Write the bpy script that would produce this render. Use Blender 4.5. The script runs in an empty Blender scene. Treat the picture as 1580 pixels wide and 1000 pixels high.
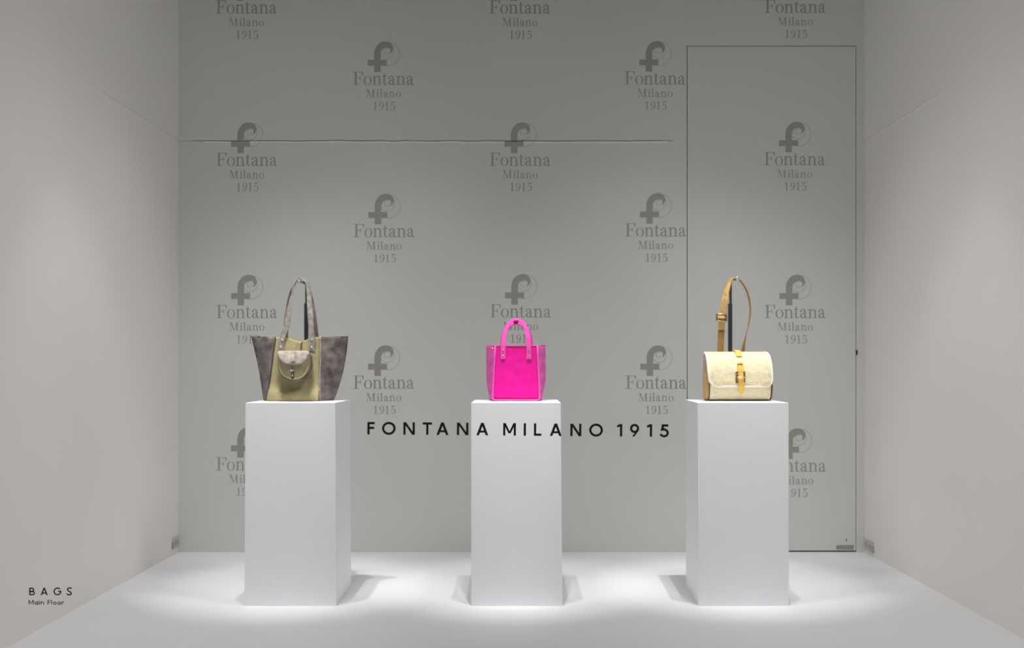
import bpy, math, random
from math import sin, cos, pi, radians, sqrt
from mathutils import Vector, noise

random.seed(7)
SC = bpy.context.scene
COL = SC.collection

# ------------------------------------------------------------------ camera
F = 1600.0            # focal length in pixels of the 1580 x 1000 frame
VX, VY = 800.0, 560.0  # vanishing point
EYE = 1.09
cam_d = bpy.data.cameras.new('camera')
cam_d.sensor_fit = 'HORIZONTAL'
cam_d.sensor_width = 36.0
cam_d.lens = 36.0 * F / 1580.0
cam_d.shift_x = -(VX - 790) / 1580.0
cam_d.shift_y = (VY - 500) / 1580.0
cam_d.clip_start = 0.05
cam = bpy.data.objects.new('camera', cam_d)
cam.location = (0, 0, EYE)
cam.rotation_euler = (pi / 2, 0, 0)
COL.objects.link(cam)
SC.camera = cam

# ------------------------------------------------------------------ exposure, world, lamps
SC.view_settings.view_transform = 'Standard'
SC.view_settings.look = 'None'
SC.view_settings.gamma = 1.0
SC.view_settings.use_curve_mapping = False
SC.view_settings.exposure = 0.0
SC.cycles.max_bounces = 10
SC.cycles.diffuse_bounces = 6
SC.cycles.transparent_max_bounces = 12

world = bpy.data.worlds.new('shop_hall')
SC.world = world
world.use_nodes = True
bg = world.node_tree.nodes['Background']
bg.inputs[0].default_value = (1.0, 0.985, 0.965, 1)
bg.inputs[1].default_value = 0.44


def spot(name, loc, aim, power, angle, blend, size=0.03, color=(1, 0.985, 0.97)):
    d = bpy.data.lights.new(name, 'SPOT')
    d.energy = power
    d.spot_size = radians(angle)
    d.spot_blend = blend
    d.shadow_soft_size = size
    d.color = color
    o = bpy.data.objects.new(name, d)
    o.location = loc
    o.rotation_euler = (Vector(aim) - Vector(loc)).to_track_quat('-Z', 'Y').to_euler()
    COL.objects.link(o)


# three pairs of ceiling spots, one pair per pedestal: tight beams; the outermost lamps also spill onto the side walls
for px, lamps in ((-1.05, (-1.19, -0.98)), (-0.01, (-0.12, 0.07)), (1.02, (0.94, 1.09))):
    for lx in lamps:
        spot('track_spot', (lx, 4.28, 3.52), (px * 1.04, 5.06, 0.0), 102, 26, 0.8, 0.011, (0.985, 0.98, 1.0))
        if abs(lx) > 1.05:
            spot('track_spill', (lx, 4.28, 3.52), (lx * (1.08 if lx < 0 else 1.15), 4.62, 0.0), 58, 50 if lx < 0 else 54, 0.5)
# one unseen fill lamp per pedestal, added to brighten its front
for ax, pw in ((-1.05, 60), (-0.01, 145), (1.02, 60)):
    spot('pedestal_fill', (ax, 3.62, 3.5), (ax, 4.66, 0.84), pw, 14.5, 1.0, 0.03, (0.985, 0.98, 1.0))
# unseen fill lamps, added to brighten the side walls and back wall
for s in (-1, 1):
    spot('wall_fill', (s * 0.45, 3.75, 3.45), (-s * 1.96, 4.1, 2.2), 36, 120, 1.0, 0.2)
    spot('wall_fill', (s * 0.45, 3.75, 3.45), (-s * 1.96, 4.6, 0.1), 98, 70, 1.0, 0.25)
    spot('wall_fill', (s * 0.9, 3.9, 3.50), (s * 0.7, 5.97, 0.3), 58, 56, 1.0, 0.12)
    spot('wall_fill', (s * 1.3, 4.3, 3.50), (s * 1.4, 5.97, 0.2), 40, 50, 1.0, 0.12)


# ------------------------------------------------------------------ helpers
ZP = 0.9114           # pedestal top
YW = F * EYE / 292.0  # back wall
YG = 3.40             # glass


def P(px, py, y):
    """point at depth y (metres) measured from the photograph"""
    return Vector(((px - VX) / F * y, y, EYE - (py - VY) / F * y))


def lerp(a, b, t):
    return a + (b - a) * t


def smooth(a, b, x):
    t = max(0.0, min(1.0, (x - a) / (b - a)))
    return t * t * (3 - 2 * t)


def catmull(pts, n=8):
    out = []
    m = len(pts)
    for i in range(m - 1):
        p0 = pts[max(i - 1, 0)]; p1 = pts[i]; p2 = pts[i + 1]; p3 = pts[min(i + 2, m - 1)]
        for k in range(n):
            t = k / n
            out.append(tuple(0.5 * ((2 * b) + (-a + c) * t + (2 * a - 5 * b + 4 * c - d) * t * t
                                    + (-a + 3 * b - 3 * c + d) * t ** 3)
                             for a, b, c, d in zip(p0, p1, p2, p3)))
    out.append(tuple(pts[-1]))
    return out


class MB:
    def __init__(self):
        self.v = []; self.f = []

    def face(self, pts):
        b = len(self.v)
        self.v += [tuple(p) for p in pts]
        self.f.append(tuple(range(b, b + len(pts))))

    def grid(self, fn, nu, nv, closed_u=False):
        b = len(self.v)
        for j in range(nv + 1):
            for i in range(nu + (0 if closed_u else 1)):
                self.v.append(tuple(fn(i / nu, j / nv)))
        w = nu if closed_u else nu + 1
        for j in range(nv):
            for i in range(nu):
                a = b + j * w + i; c = b + j * w + (i + 1) % w
                self.f.append((a, c, c + w, a + w))

    def box(self, x0, x1, y0, y1, z0, z1):
        b = len(self.v)
        for z in (z0, z1):
            for x, y in ((x0, y0), (x1, y0), (x1, y1), (x0, y1)):
                self.v.append((x, y, z))
        for q in ((0, 3, 2, 1), (4, 5, 6, 7), (0, 1, 5, 4), (1, 2, 6, 5), (2, 3, 7, 6), (3, 0, 4, 7)):
            self.f.append(tuple(b + k for k in q))

    def rings(self, rr, cap0=True, cap1=True):
        """rr: list of equally long closed rings of points"""
        b = len(self.v); n = len(rr[0])
        for r in rr:
            self.v += [tuple(p) for p in r]
        for j in range(len(rr) - 1):
            for i in range(n):
                a = b + j * n + i; c = b + j * n + (i + 1) % n
                self.f.append((a, c, c + n, a + n))
        if cap0: self.f.append(tuple(b + i for i in reversed(range(n))))
        if cap1: self.f.append(tuple(b + (len(rr) - 1) * n + i for i in range(n)))

    def tube(self, pts, r, n=8):
        pts = [Vector(p) for p in pts]
        rr = []
        up = Vector((0.13, 0.9, 0.31))
        for i, p in enumerate(pts):
            t = (pts[min(i + 1, len(pts) - 1)] - pts[max(i - 1, 0)]).normalized()
            s = t.cross(up).normalized(); q = s.cross(t)
            rad = r[i] if isinstance(r, (list, tuple)) else r
            rr.append([p + s * rad * cos(2 * pi * k / n) + q * rad * sin(2 * pi * k / n) for k in range(n)])
        self.rings(rr)

    def ribbon(self, pts, nrm, width, thick):
        pts = [Vector(p) for p in pts]
        rr = []
        for i, p in enumerate(pts):
            t = (pts[min(i + 1, len(pts) - 1)] - pts[max(i - 1, 0)]).normalized()
            n = Vector(nrm[i]); n = (n - t * n.dot(t)).normalized()
            s = t.cross(n)
            w = (width[i] if isinstance(width, (list, tuple)) else width) / 2
            h = thick / 2; e = w - thick * 0.3
            rr.append([p - s * e - n * h, p - s * w, p - s * e + n * h,
                       p + s * e + n * h, p + s * w, p + s * e - n * h])
        self.rings(rr)

    def lathe(self, base, axis, prof, n=12):
        """prof: (radius, height along axis)"""
        axis = Vector(axis).normalized()
        a = axis.orthogonal().normalized(); c = axis.cross(a)
        base = Vector(base)
        self.rings([[base + axis * h + (a * cos(2 * pi * k / n) + c * sin(2 * pi * k / n)) * max(r, 1e-5)
                     for k in range(n)] for r, h in prof])

    def pillow(self, outline, yb, depth, bulge, steps=None):
        """closed (x, z) outline made into a cushion that bulges towards the viewer (-y)"""
        cx = sum(p[0] for p in outline) / len(outline); cz = sum(p[1] for p in outline) / len(outline)
        steps = steps or [(1, 0), (1, 0.72), (0.985, 0.9), (0.95, 1.0), (0.8, 1.0), (0.55, 1.0), (0.3, 1.0), (0.04, 1.0)]
        rr = []
        for s, d in steps:
            y = yb - depth * d - (bulge * (1 - s * s) if s < 0.97 else 0)
            rr.append([(cx + (x - cx) * s, y, cz + (z - cz) * s) for x, z in outline])
        self.rings(rr)

    def build(self, name, mat, parent=None, sm=True, origin=None, kind=None):
        off = Vector((0, 0, 0))
        p = parent
        while p is not None:
            off += Vector(p.location); p = p.parent
        if parent is None and origin is not None:
            off = Vector(origin)
        me = bpy.data.meshes.new(name)
        me.from_pydata([tuple(Vector(q) - off) for q in self.v], [], self.f)
        me.validate()
        if mat: me.materials.append(mat)
        if sm: me.shade_smooth()
        me.update()
        o = bpy.data.objects.new(name, me)
        COL.objects.link(o)
        if parent is not None: o.parent = parent
        elif origin is not None: o.location = origin
        if kind: o['kind'] = kind
        return o


def fix_normals(o, angle=None):
    import bmesh
    b = bmesh.new(); b.from_mesh(o.data)
    bmesh.ops.remove_doubles(b, verts=b.verts, dist=1e-6)
    bmesh.ops.recalc_face_normals(b, faces=b.faces)
    b.to_mesh(o.data); b.free()
    if angle is not None:
        o.data.set_sharp_from_angle(angle=radians(angle))
    return o


def solid(o, t, offset=1.0, bev=0.0):
    m = o.modifiers.new('thickness', 'SOLIDIFY'); m.thickness = t; m.offset = offset
    return o


def bevel(o, w, seg=2):
    m = o.modifiers.new('bevel', 'BEVEL'); m.width = w; m.segments = seg; m.limit_method = 'ANGLE'
    return o


def empty(name, loc, label, cat, group=None):
    o = bpy.data.objects.new(name, None)
    o.empty_display_size = 0.1
    o.location = loc
    COL.objects.link(o)
    return tag(o, label, cat, group)


def tag(o, label, cat, group=None):
    o['label'] = label; o['category'] = cat
    if group: o['group'] = group
    return o


# ------------------------------------------------------------------ materials
def mat(name, color, rough=0.6, metal=0.0, var=0.0, scale=20.0, bump=0.0, bscale=200.0, spec=0.5,
        sheen=0.0, color2=None, coat=0.0, detail=4.0, sss=0.0):
    m = bpy.data.materials.new(name)
    m.use_nodes = True
    nt = m.node_tree; b = nt.nodes['Principled BSDF']
    b.inputs['Base Color'].default_value = (*color, 1)
    b.inputs['Roughness'].default_value = rough
    b.inputs['Metallic'].default_value = metal
    b.inputs['Specular IOR Level'].default_value = spec
    if sheen:
        b.inputs['Sheen Weight'].default_value = sheen
        b.inputs['Sheen Roughness'].default_value = 0.5
        b.inputs['Sheen Tint'].default_value = (*[min(1, c * 1.5 + .1) for c in color], 1)
    if coat:
        b.inputs['Coat Weight'].default_value = coat
        b.inputs['Coat Roughness'].default_value = 0.25
    tc = nt.nodes.new('ShaderNodeTexCoord')
    if var or color2:
        n = nt.nodes.new('ShaderNodeTexNoise')
        n.inputs['Scale'].default_value = scale; n.inputs['Detail'].default_value = detail
        nt.links.new(tc.outputs['Object'], n.inputs['Vector'])
        r = nt.nodes.new('ShaderNodeValToRGB')
        c2 = color2 or tuple(min(1, c * (1 + var)) for c in color)
        c1 = color if color2 else tuple(c * (1 - var) for c in color)
        r.color_ramp.elements[0].position = 0.32; r.color_ramp.elements[1].position = 0.68
        r.color_ramp.elements[0].color = (*c1, 1); r.color_ramp.elements[1].color = (*c2, 1)
        nt.links.new(n.outputs['Fac'], r.inputs['Fac'])
        nt.links.new(r.outputs['Color'], b.inputs['Base Color'])
    if bump:
        n = nt.nodes.new('ShaderNodeTexNoise')
        n.inputs['Scale'].default_value = bscale; n.inputs['Detail'].default_value = 3
        nt.links.new(tc.outputs['Object'], n.inputs['Vector'])
        bp = nt.nodes.new('ShaderNodeBump')
        bp.inputs['Strength'].default_value = bump; bp.inputs['Distance'].default_value = 0.002
        nt.links.new(n.outputs['Fac'], bp.inputs['Height'])
        nt.links.new(bp.outputs['Normal'], b.inputs['Normal'])
    return m


M = {}
M['back_wall'] = mat('back_wall_paint', (0.62, 0.62, 0.60), 0.7, var=0.012, scale=1.5, bump=0.08, bscale=300)
M['side_wall'] = mat('side_wall_paint', (0.80, 0.785, 0.765), 0.7, var=0.012, scale=1.5, bump=0.08, bscale=300)
M['lip_highlight'] = mat('seam_lip_highlight', (0.95, 0.945, 0.92), 0.8, var=0.02, scale=60)  # near-white tone paints the bright highlight along the seam lip
M['floor'] = mat('white_floor_board', (0.815, 0.81, 0.83), 0.6, var=0.012, scale=2, bump=0.04, bscale=150)
M['ceiling'] = mat('ceiling_paint', (0.12, 0.12, 0.12), 0.8, var=0.02, scale=3)
M['print'] = mat('wall_print_ink', (0.29, 0.285, 0.265), 0.32, spec=0.9, var=0.02, scale=30)
M['gap'] = mat('dark_gap', (0.02, 0.02, 0.02), 0.9, var=0.1)
M['pedestal'] = mat('pedestal_lacquer', (0.862, 0.865, 0.89), 0.5, var=0.01, scale=4, bump=0.03, bscale=250)
M['vinyl'] = mat('black_vinyl', (0.006, 0.006, 0.006), 0.6, spec=0.2, var=0.1)
M['outlet'] = mat('outlet_plastic', (0.5, 0.49, 0.47), 0.4, var=0.05, scale=50)
M['outlet_dark'] = mat('outlet_slot', (0.34, 0.335, 0.32), 0.5, var=0.1, scale=80)
M['plate'] = mat('grey_plate', (0.27, 0.265, 0.255), 0.5, var=0.25, scale=160)
M['suede'] = mat('taupe_suede', (0.070, 0.058, 0.053), 0.95, scale=17, color2=(0.25, 0.215, 0.198), bump=0.5, bscale=420, spec=0.1, sheen=0.15)
M['suede_edge'] = mat('taupe_suede_edge', (0.33, 0.29, 0.25), 0.9, var=0.25, scale=60, bump=0.3, bscale=500, spec=0.1)
M['strap_suede'] = mat('grey_strap_leather', (0.30, 0.262, 0.245), 0.75, var=0.3, scale=45, bump=0.3, bscale=500, spec=0.25)
M['flap_suede'] = mat('pocket_flap_suede', (0.27, 0.225, 0.185), 0.85, scale=38, color2=(0.50, 0.44, 0.385), bump=0.4, bscale=500, spec=0.15)
M['canvas'] = mat('olive_canvas', (0.31, 0.263, 0.128), 0.85, scale=14, color2=(0.42, 0.36, 0.195), bump=0.5, bscale=700, spec=0.15)
M['lining'] = mat('dark_lining', (0.05, 0.045, 0.035), 0.9, var=0.2)
M['thread'] = mat('cream_thread', (0.80, 0.76, 0.50), 0.8, var=0.1, scale=100)
M['nickel'] = mat('nickel', (0.75, 0.73, 0.70), 0.28, metal=1.0, var=0.05, scale=100)
M['chrome'] = mat('chrome', (0.8, 0.8, 0.82), 0.12, metal=1.0, var=0.03)
M['brass'] = mat('antique_brass', (0.30, 0.20, 0.09), 0.35, metal=1.0, var=0.25, scale=120)
M['gold'] = mat('pale_gold', (0.85, 0.65, 0.32), 0.3, metal=1.0, var=0.1, scale=120)
M['black_metal'] = mat('black_metal', (0.013, 0.013, 0.014), 0.45, var=0.3, scale=60)
M['pink'] = mat('hot_pink_leather', (0.78, 0.0006, 0.275), 0.42, scale=18, color2=(0.87, 0.001, 0.345), bump=0.35, bscale=90, spec=0.15, coat=0.03)
M['pink_suede'] = mat('pink_suede', (0.66, 0.075, 0.37), 0.95, scale=30, color2=(0.82, 0.15, 0.53), bump=0.4, bscale=420, spec=0.1, sheen=0.2)
M['pink_strap'] = mat('pink_strap_leather', (0.93, 0.085, 0.47), 0.6, var=0.08, scale=60, bump=0.2, bscale=400, spec=0.3)
M['pink_edge'] = mat('pink_edge', (0.93, 0.09, 0.46), 0.6, var=0.08, scale=60, spec=0.3)
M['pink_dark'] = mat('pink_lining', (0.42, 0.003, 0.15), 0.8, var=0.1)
M['fleece'] = mat('cream_fleece', (0.77, 0.675, 0.44), 0.95, scale=90, color2=(0.86, 0.775, 0.55), bump=0.5, bscale=260, spec=0.05, sheen=0.3)
M['fleece_tuft'] = mat('cream_fleece_pile', (0.87, 0.765, 0.51), 0.95, var=0.08, scale=80, spec=0.05)
M['fleece_edge'] = mat('white_fleece_edge', (0.90, 0.86, 0.74), 0.95, var=0.05, scale=80, bump=0.6, bscale=300, spec=0.05)
M['tan'] = mat('tan_leather', (0.40, 0.235, 0.075), 0.65, var=0.16, scale=40, bump=0.2, bscale=400, spec=0.3)
M['tan_light'] = mat('light_tan_leather', (0.62, 0.40, 0.155), 0.7, var=0.12, scale=40, bump=0.2, bscale=400, spec=0.25)
M['tan_dark'] = mat('dark_seam_leather', (0.07, 0.045, 0.022), 0.7, var=0.2, scale=60)
M['yellow'] = mat('yellow_leather', (0.84, 0.52, 0.09), 0.6, var=0.08, scale=60, bump=0.15, bscale=400, spec=0.3)
M['lilac'] = mat('lilac_card', (0.50, 0.46, 0.66), 0.6, var=0.05)
M['plum'] = mat('plum_card', (0.14, 0.07, 0.075), 0.5, var=0.1)

# wool lets light through
nt = M['fleece_tuft'].node_tree
tl_ = nt.nodes.new('ShaderNodeBsdfTranslucent'); tl_.inputs[0].default_value = (0.95, 0.87, 0.68, 1)
mx_ = nt.nodes.new('ShaderNodeMixShader'); mx_.inputs[0].default_value = 0.5
nt.links.new(nt.nodes['Principled BSDF'].outputs[0], mx_.inputs[1]); nt.links.new(tl_.outputs[0], mx_.inputs[2])
nt.links.new(mx_.outputs[0], nt.nodes['Material Output'].inputs[0])

# clear glass: mirror share after Fresnel, the rest passes straight through
gm = bpy.data.materials.new('clear_glass'); gm.use_nodes = True
nt = gm.node_tree; nt.nodes.clear()
out = nt.nodes.new('ShaderNodeOutputMaterial'); mx = nt.nodes.new('ShaderNodeMixShader')
tr = nt.nodes.new('ShaderNodeBsdfTransparent'); gl = nt.nodes.new('ShaderNodeBsdfGlossy'); fr = nt.nodes.new('ShaderNodeFresnel')
tr.inputs['Color'].default_value = (0.995, 1, 0.997, 1)
gl.inputs['Roughness'].default_value = 0.0; fr.inputs['IOR'].default_value = 1.3
nt.links.new(fr.outputs[0], mx.inputs[0]); nt.links.new(tr.outputs[0], mx.inputs[1]); nt.links.new(gl.outputs[0], mx.inputs[2])
nt.links.new(mx.outputs[0], out.inputs[0])
M['glass'] = gm

# ------------------------------------------------------------------ room shell
XL = (275 - VX) / F * YW
XR = (1334 - VX) / F * YW
ZC = 3.60
KW = F / YW           # pixels per metre on the back wall


def structure(o):
    o['kind'] = 'structure'
    return o


m = MB(); m.box(XL - 0.12, XR + 0.12, YG - 0.12, YW + 0.14, -0.12, 0.0)
structure(m.build('floor', M['floor'], sm=False))
m = MB(); m.box(XL - 0.12, XR + 0.12, YG - 0.12, YW + 0.14, ZC, ZC + 0.1)
structure(m.build('ceiling', M['ceiling'], sm=False))

DX0, DX1 = P(1059.6, 0, YW).x, P(1321.3, 0, YW).x     # door opening
DZ1 = P(0, 70.5, YW).z
ZS = P(0, 217.5, YW).z                                 # board seam


def seam_wave(x):
    """uneven height of the board seam along its run"""
    return 0.004 * noise.noise(Vector((x * 9.0, 3.1, 0))) + 0.0035 * noise.noise(Vector((x * 26.0, 7.7, 0))) * (
        0.35 + 1.2 * smooth(0.15, 0.3, (x - XL) / 3.9) * (1 - smooth(0.36, 0.42, (x - XL) / 3.9)))


# back wall: boards with a cracked, slightly stepped seam, an opening for the flush door
m = MB()
seam_end = P(1047, 0, YW).x
N = 260


def seam_rows(x):
    a = smooth(XL - 0.05, XL + 0.25, x) * (1 - smooth(seam_end - 0.12, seam_end, x))
    a *= 0.8 + 0.45 * noise.noise(Vector((x * 6, 1.0, 5.0)))
    z = ZS + seam_wave(x)
    return [(0.0, 0), (z - 0.014, 0), (z - 0.0085, -0.0030 * a), (z - 0.0012, 0.0015 * a),
            (z - 0.0006, 0.030 * a), (z + 0.0034, 0.026 * a), (z + 0.0036, 0), (ZC, 0)]


def wall_relief(x, z):
    r = seam_rows(x)
    for (za, ya), (zb, yb) in zip(r, r[1:]):
        if za <= z <= zb:
            return lerp(ya, yb, (z - za) / (zb - za))
    return 0.0


def back_profile(u, v):
    x = lerp(XL, DX0, u)
    z, y = seam_rows(x)[int(round(v * 7))]
    return (x, YW + y, z)


m.grid(back_profile, N, 7)
m.face([(DX0, YW, DZ1), (DX1, YW, DZ1), (DX1, YW, ZC), (DX0, YW, ZC)])
m.face([(DX1, YW, 0), (XR, YW, 0), (XR, YW, ZC), (DX1, YW, ZC)])
# reveals of the opening
m.face([(DX0, YW, 0), (DX0, YW + 0.05, 0), (DX0, YW + 0.05, DZ1), (DX0, YW, DZ1)])
m.face([(DX1, YW, 0), (DX1, YW + 0.05, 0), (DX1, YW + 0.05, DZ1), (DX1, YW, DZ1)])
m.face([(DX0, YW, DZ1), (DX1, YW, DZ1), (DX1, YW + 0.05, DZ1), (DX0, YW + 0.05, DZ1)])
wall_back = structure(m.build('wall_back', M['back_wall'], sm=False))
wall_back.data.materials.append(M['lip_highlight'])
for k in range(2 * N, 3 * N):                            # highlight on the seam's lower lip, painted as a paler colour
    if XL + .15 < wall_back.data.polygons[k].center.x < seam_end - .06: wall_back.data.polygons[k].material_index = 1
m = MB(); m.box(XL - 0.1, XR + 0.1, YW + 0.05, YW + 0.12, 0.0, ZC)
structure(m.build('light_blocker_1', M['gap'], sm=False))  # near-black sheet added behind the wall blocks outside light, darkens the door gap


def side_wall(name, x, s, pend):
    """s = +1: the room lies towards +x"""
    yend = abs(x) * F / abs(pend - VX)
    m = MB()

    def prof(u, v):
        y = lerp(YG - 0.1, YW, u)
        k = int(round(v * 6))
        a = smooth(yend, yend + 0.45, y)
        a *= 0.8 + 0.5 * noise.noise(Vector((y * 6, 2.0 + s, 5.0)))
        z = ZS + 0.5 * seam_wave(y * 1.3 + s) + 0.004 * noise.noise(Vector((y * 5, 4.0, s)))
        p = [(0.0, 0), (z - 0.010, 0), (z - 0.0055, 0.0032 * a), (z - 0.0015, -0.001 * a),
             (z + 0.001, -0.003 * a), (z + 0.002, 0), (ZC, 0)][k]
        return (x + s * p[1], y, p[0])

    m.grid(prof, 200, 6)
    m.face([(x - s * 0.1, YG - 0.1, 0), (x, YG - 0.1, 0), (x, YG - 0.1, ZC), (x - s * 0.1, YG - 0.1, ZC)])
    m.face([(x - s * 0.1, YG - 0.1, 0), (x - s * 0.1, YW, 0), (x - s * 0.1, YW, ZC), (x - s * 0.1, YG - 0.1, ZC)])
    return structure(m.build(name, M['side_wall'], sm=False))


side_wall('wall_left', XL, 1, 118)
side_wall('wall_right', XR, -1, 1476)

# flush door in the back wall
m = MB()
m.box(DX0 + 0.0045, DX1 - 0.0035, YW, YW + 0.04, 0.0 + 0.009, DZ1 - 0.0045)
door = structure(m.build('door_1', M['back_wall'], sm=False))
m = MB()
a, b = P(1290, 841.3, YW), P(1316.8, 847.3, YW)
m.box(a.x, b.x, YW - 0.004, YW, b.z, a.z)
bevel(m.build('name_plate', M['plate'], door, sm=False), 0.001)
m = MB()
c = P(1306, 832.5, YW)
m.lathe((c.x, YW, c.z), (0, -1, 0), [(0.004, 0), (0.004, 0.003), (0.002, 0.004)])
m.box(c.x - 0.003, c.x + 0.003, YW - 0.002, YW, c.z - 0.011, c.z)
m.build('key_cover', M['plate'], door, sm=False)
m = MB()
a = P(1321.6, 538, YW); b = P(1321.6, 550, YW)
m.box(a.x - 0.005, a.x + 0.003, YW - 0.004, YW + 0.002, b.z + .008, a.z - .008)
m.box(a.x - 0.002, a.x + 0.004, YW - 0.007, YW - 0.004, lerp(b.z, a.z, .35), lerp(b.z, a.z, .75))
m.build('latch', M['gap'], door, sm=False)

# outlets low on the side walls
def outlet(x, s, px0, px1, pz0, pz1, label):
    y0 = abs(x) * F / abs(px0 - VX); y1 = abs(x) * F / abs(px1 - VX)
    ya, yb = min(y0, y1), max(y0, y1)
    r = empty('wall_outlet', (x, (ya + yb) / 2, (pz0 + pz1) / 2), label, 'outlet')
    m = MB(); m.box(min(x, x + s * 0.008), max(x, x + s * 0.008), ya, yb, pz0, pz1)
    bevel(m.build('cover_plate', M['outlet'], r, sm=False), 0.002)
    w = yb - ya; h = pz1 - pz0
    for k in range(2):
        m = MB()
        yc = ya + w * (0.3 + 0.4 * k)
        m.lathe((x + s * 0.008, yc, pz0 + h * 0.5), (s, 0, 0), [(h * 0.2, 0), (h * 0.2, 0.002), (h * 0.16, 0.0021), (h * 0.15, 0.0008)])
        m.build('socket', M['outlet_dark'], r, sm=False)
    m = MB(); m.box(min(x, x + s * 0.014), max(x, x + s * 0.010), ya - 0.005, ya, pz0 + h * 0.05, pz0 + h * 0.6)
    m.build('side_clip', M['outlet_dark'], r, sm=False)


outlet(XL, 1, 265.2, 274.0, 0.035, 0.100, 'small grey outlet cover low on the left side wall')
outlet(XR, -1, 1335.0, 1348.5, 0.022, 0.085, 'small grey outlet cover low on the right side wall beside the door')

# ------------------------------------------------------------------ lettering
class Pen:
    """flat pieces in glyph space, each a ring of quads; later laid on a surface facing the viewer"""
    def __init__(self): self.s = []

    def poly(self, *p): self.s.append(('p', [tuple(q) for q in p]))

    def bar(self, x0, y0, x1, y1): self.poly((x0, y0), (x1, y0), (x1, y1), (x0, y1))

    def stroke(self, pts, w, n=0):
        if n:
            tagged = [(*p, (w[i] if isinstance(w, (list, tuple)) else w)) for i, p in enumerate(pts)]
            cc = catmull(tagged, n); pts = [c[:2] for c in cc]; w = [c[2] for c in cc]
        L, R = [], []
        for i, p in enumerate(pts):
            a = pts[max(i - 1, 0)]; b = pts[min(i + 1, len(pts) - 1)]
            d = Vector((b[0] - a[0], b[1] - a[1]))
            if 0 < i < len(pts) - 1:
                d1 = Vector((p[0] - a[0], p[1] - a[1])).normalized(); d2 = Vector((b[0] - p[0], b[1] - p[1])).normalized()
                d = (d1 + d2).normalized()
                k = 1 / max(0.4, d.dot(d1))
            else:
                d = d.normalized(); k = 1
            h = (w[i] if isinstance(w, (list, tuple)) else w) / 2 * k
            L.append((p[0] - d.y * h, p[1] + d.x * h)); R.append((p[0] + d.y * h, p[1] - d.x * h))
        self.s.append(('s', L, R))

    def ring(self, cx, cy, rx, ry, ix, iy, a0=0, a1=360, n=28):
        A = [radians(lerp(a0, a1, k / n)) for k in range(n + 1)]
        self.s.append(('s', [(cx + rx * cos(a), cy + ry * sin(a)) for a in A], [(cx + ix * cos(a), cy + iy * sin(a)) for a in A]))

    def disc(self, cx, cy, r, n=14):
        self.poly(*[(cx + r * cos(2 * pi * k / n), cy + r * sin(2 * pi * k / n)) for k in range(n)])

    def lay(self, mb, place, step):
        """place(x, y, layer) -> 3d point"""
        for i, s in enumerate(self.s):
            if s[0] == 'p':
                mb.face([place(x, y, i) for x, y in s[1]])
            else:
                L, R = s[1], s[2]; b = len(mb.v)
                for l, r in zip(L, R):
                    mb.v.append(tuple(place(l[0], l[1], i))); mb.v.append(tuple(place(r[0], r[1], i)))
                for k in range(len(L) - 1):
                    mb.f.append((b + 2 * k, b + 2 * k + 1, b + 2 * k + 3, b + 2 * k + 2))


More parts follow.
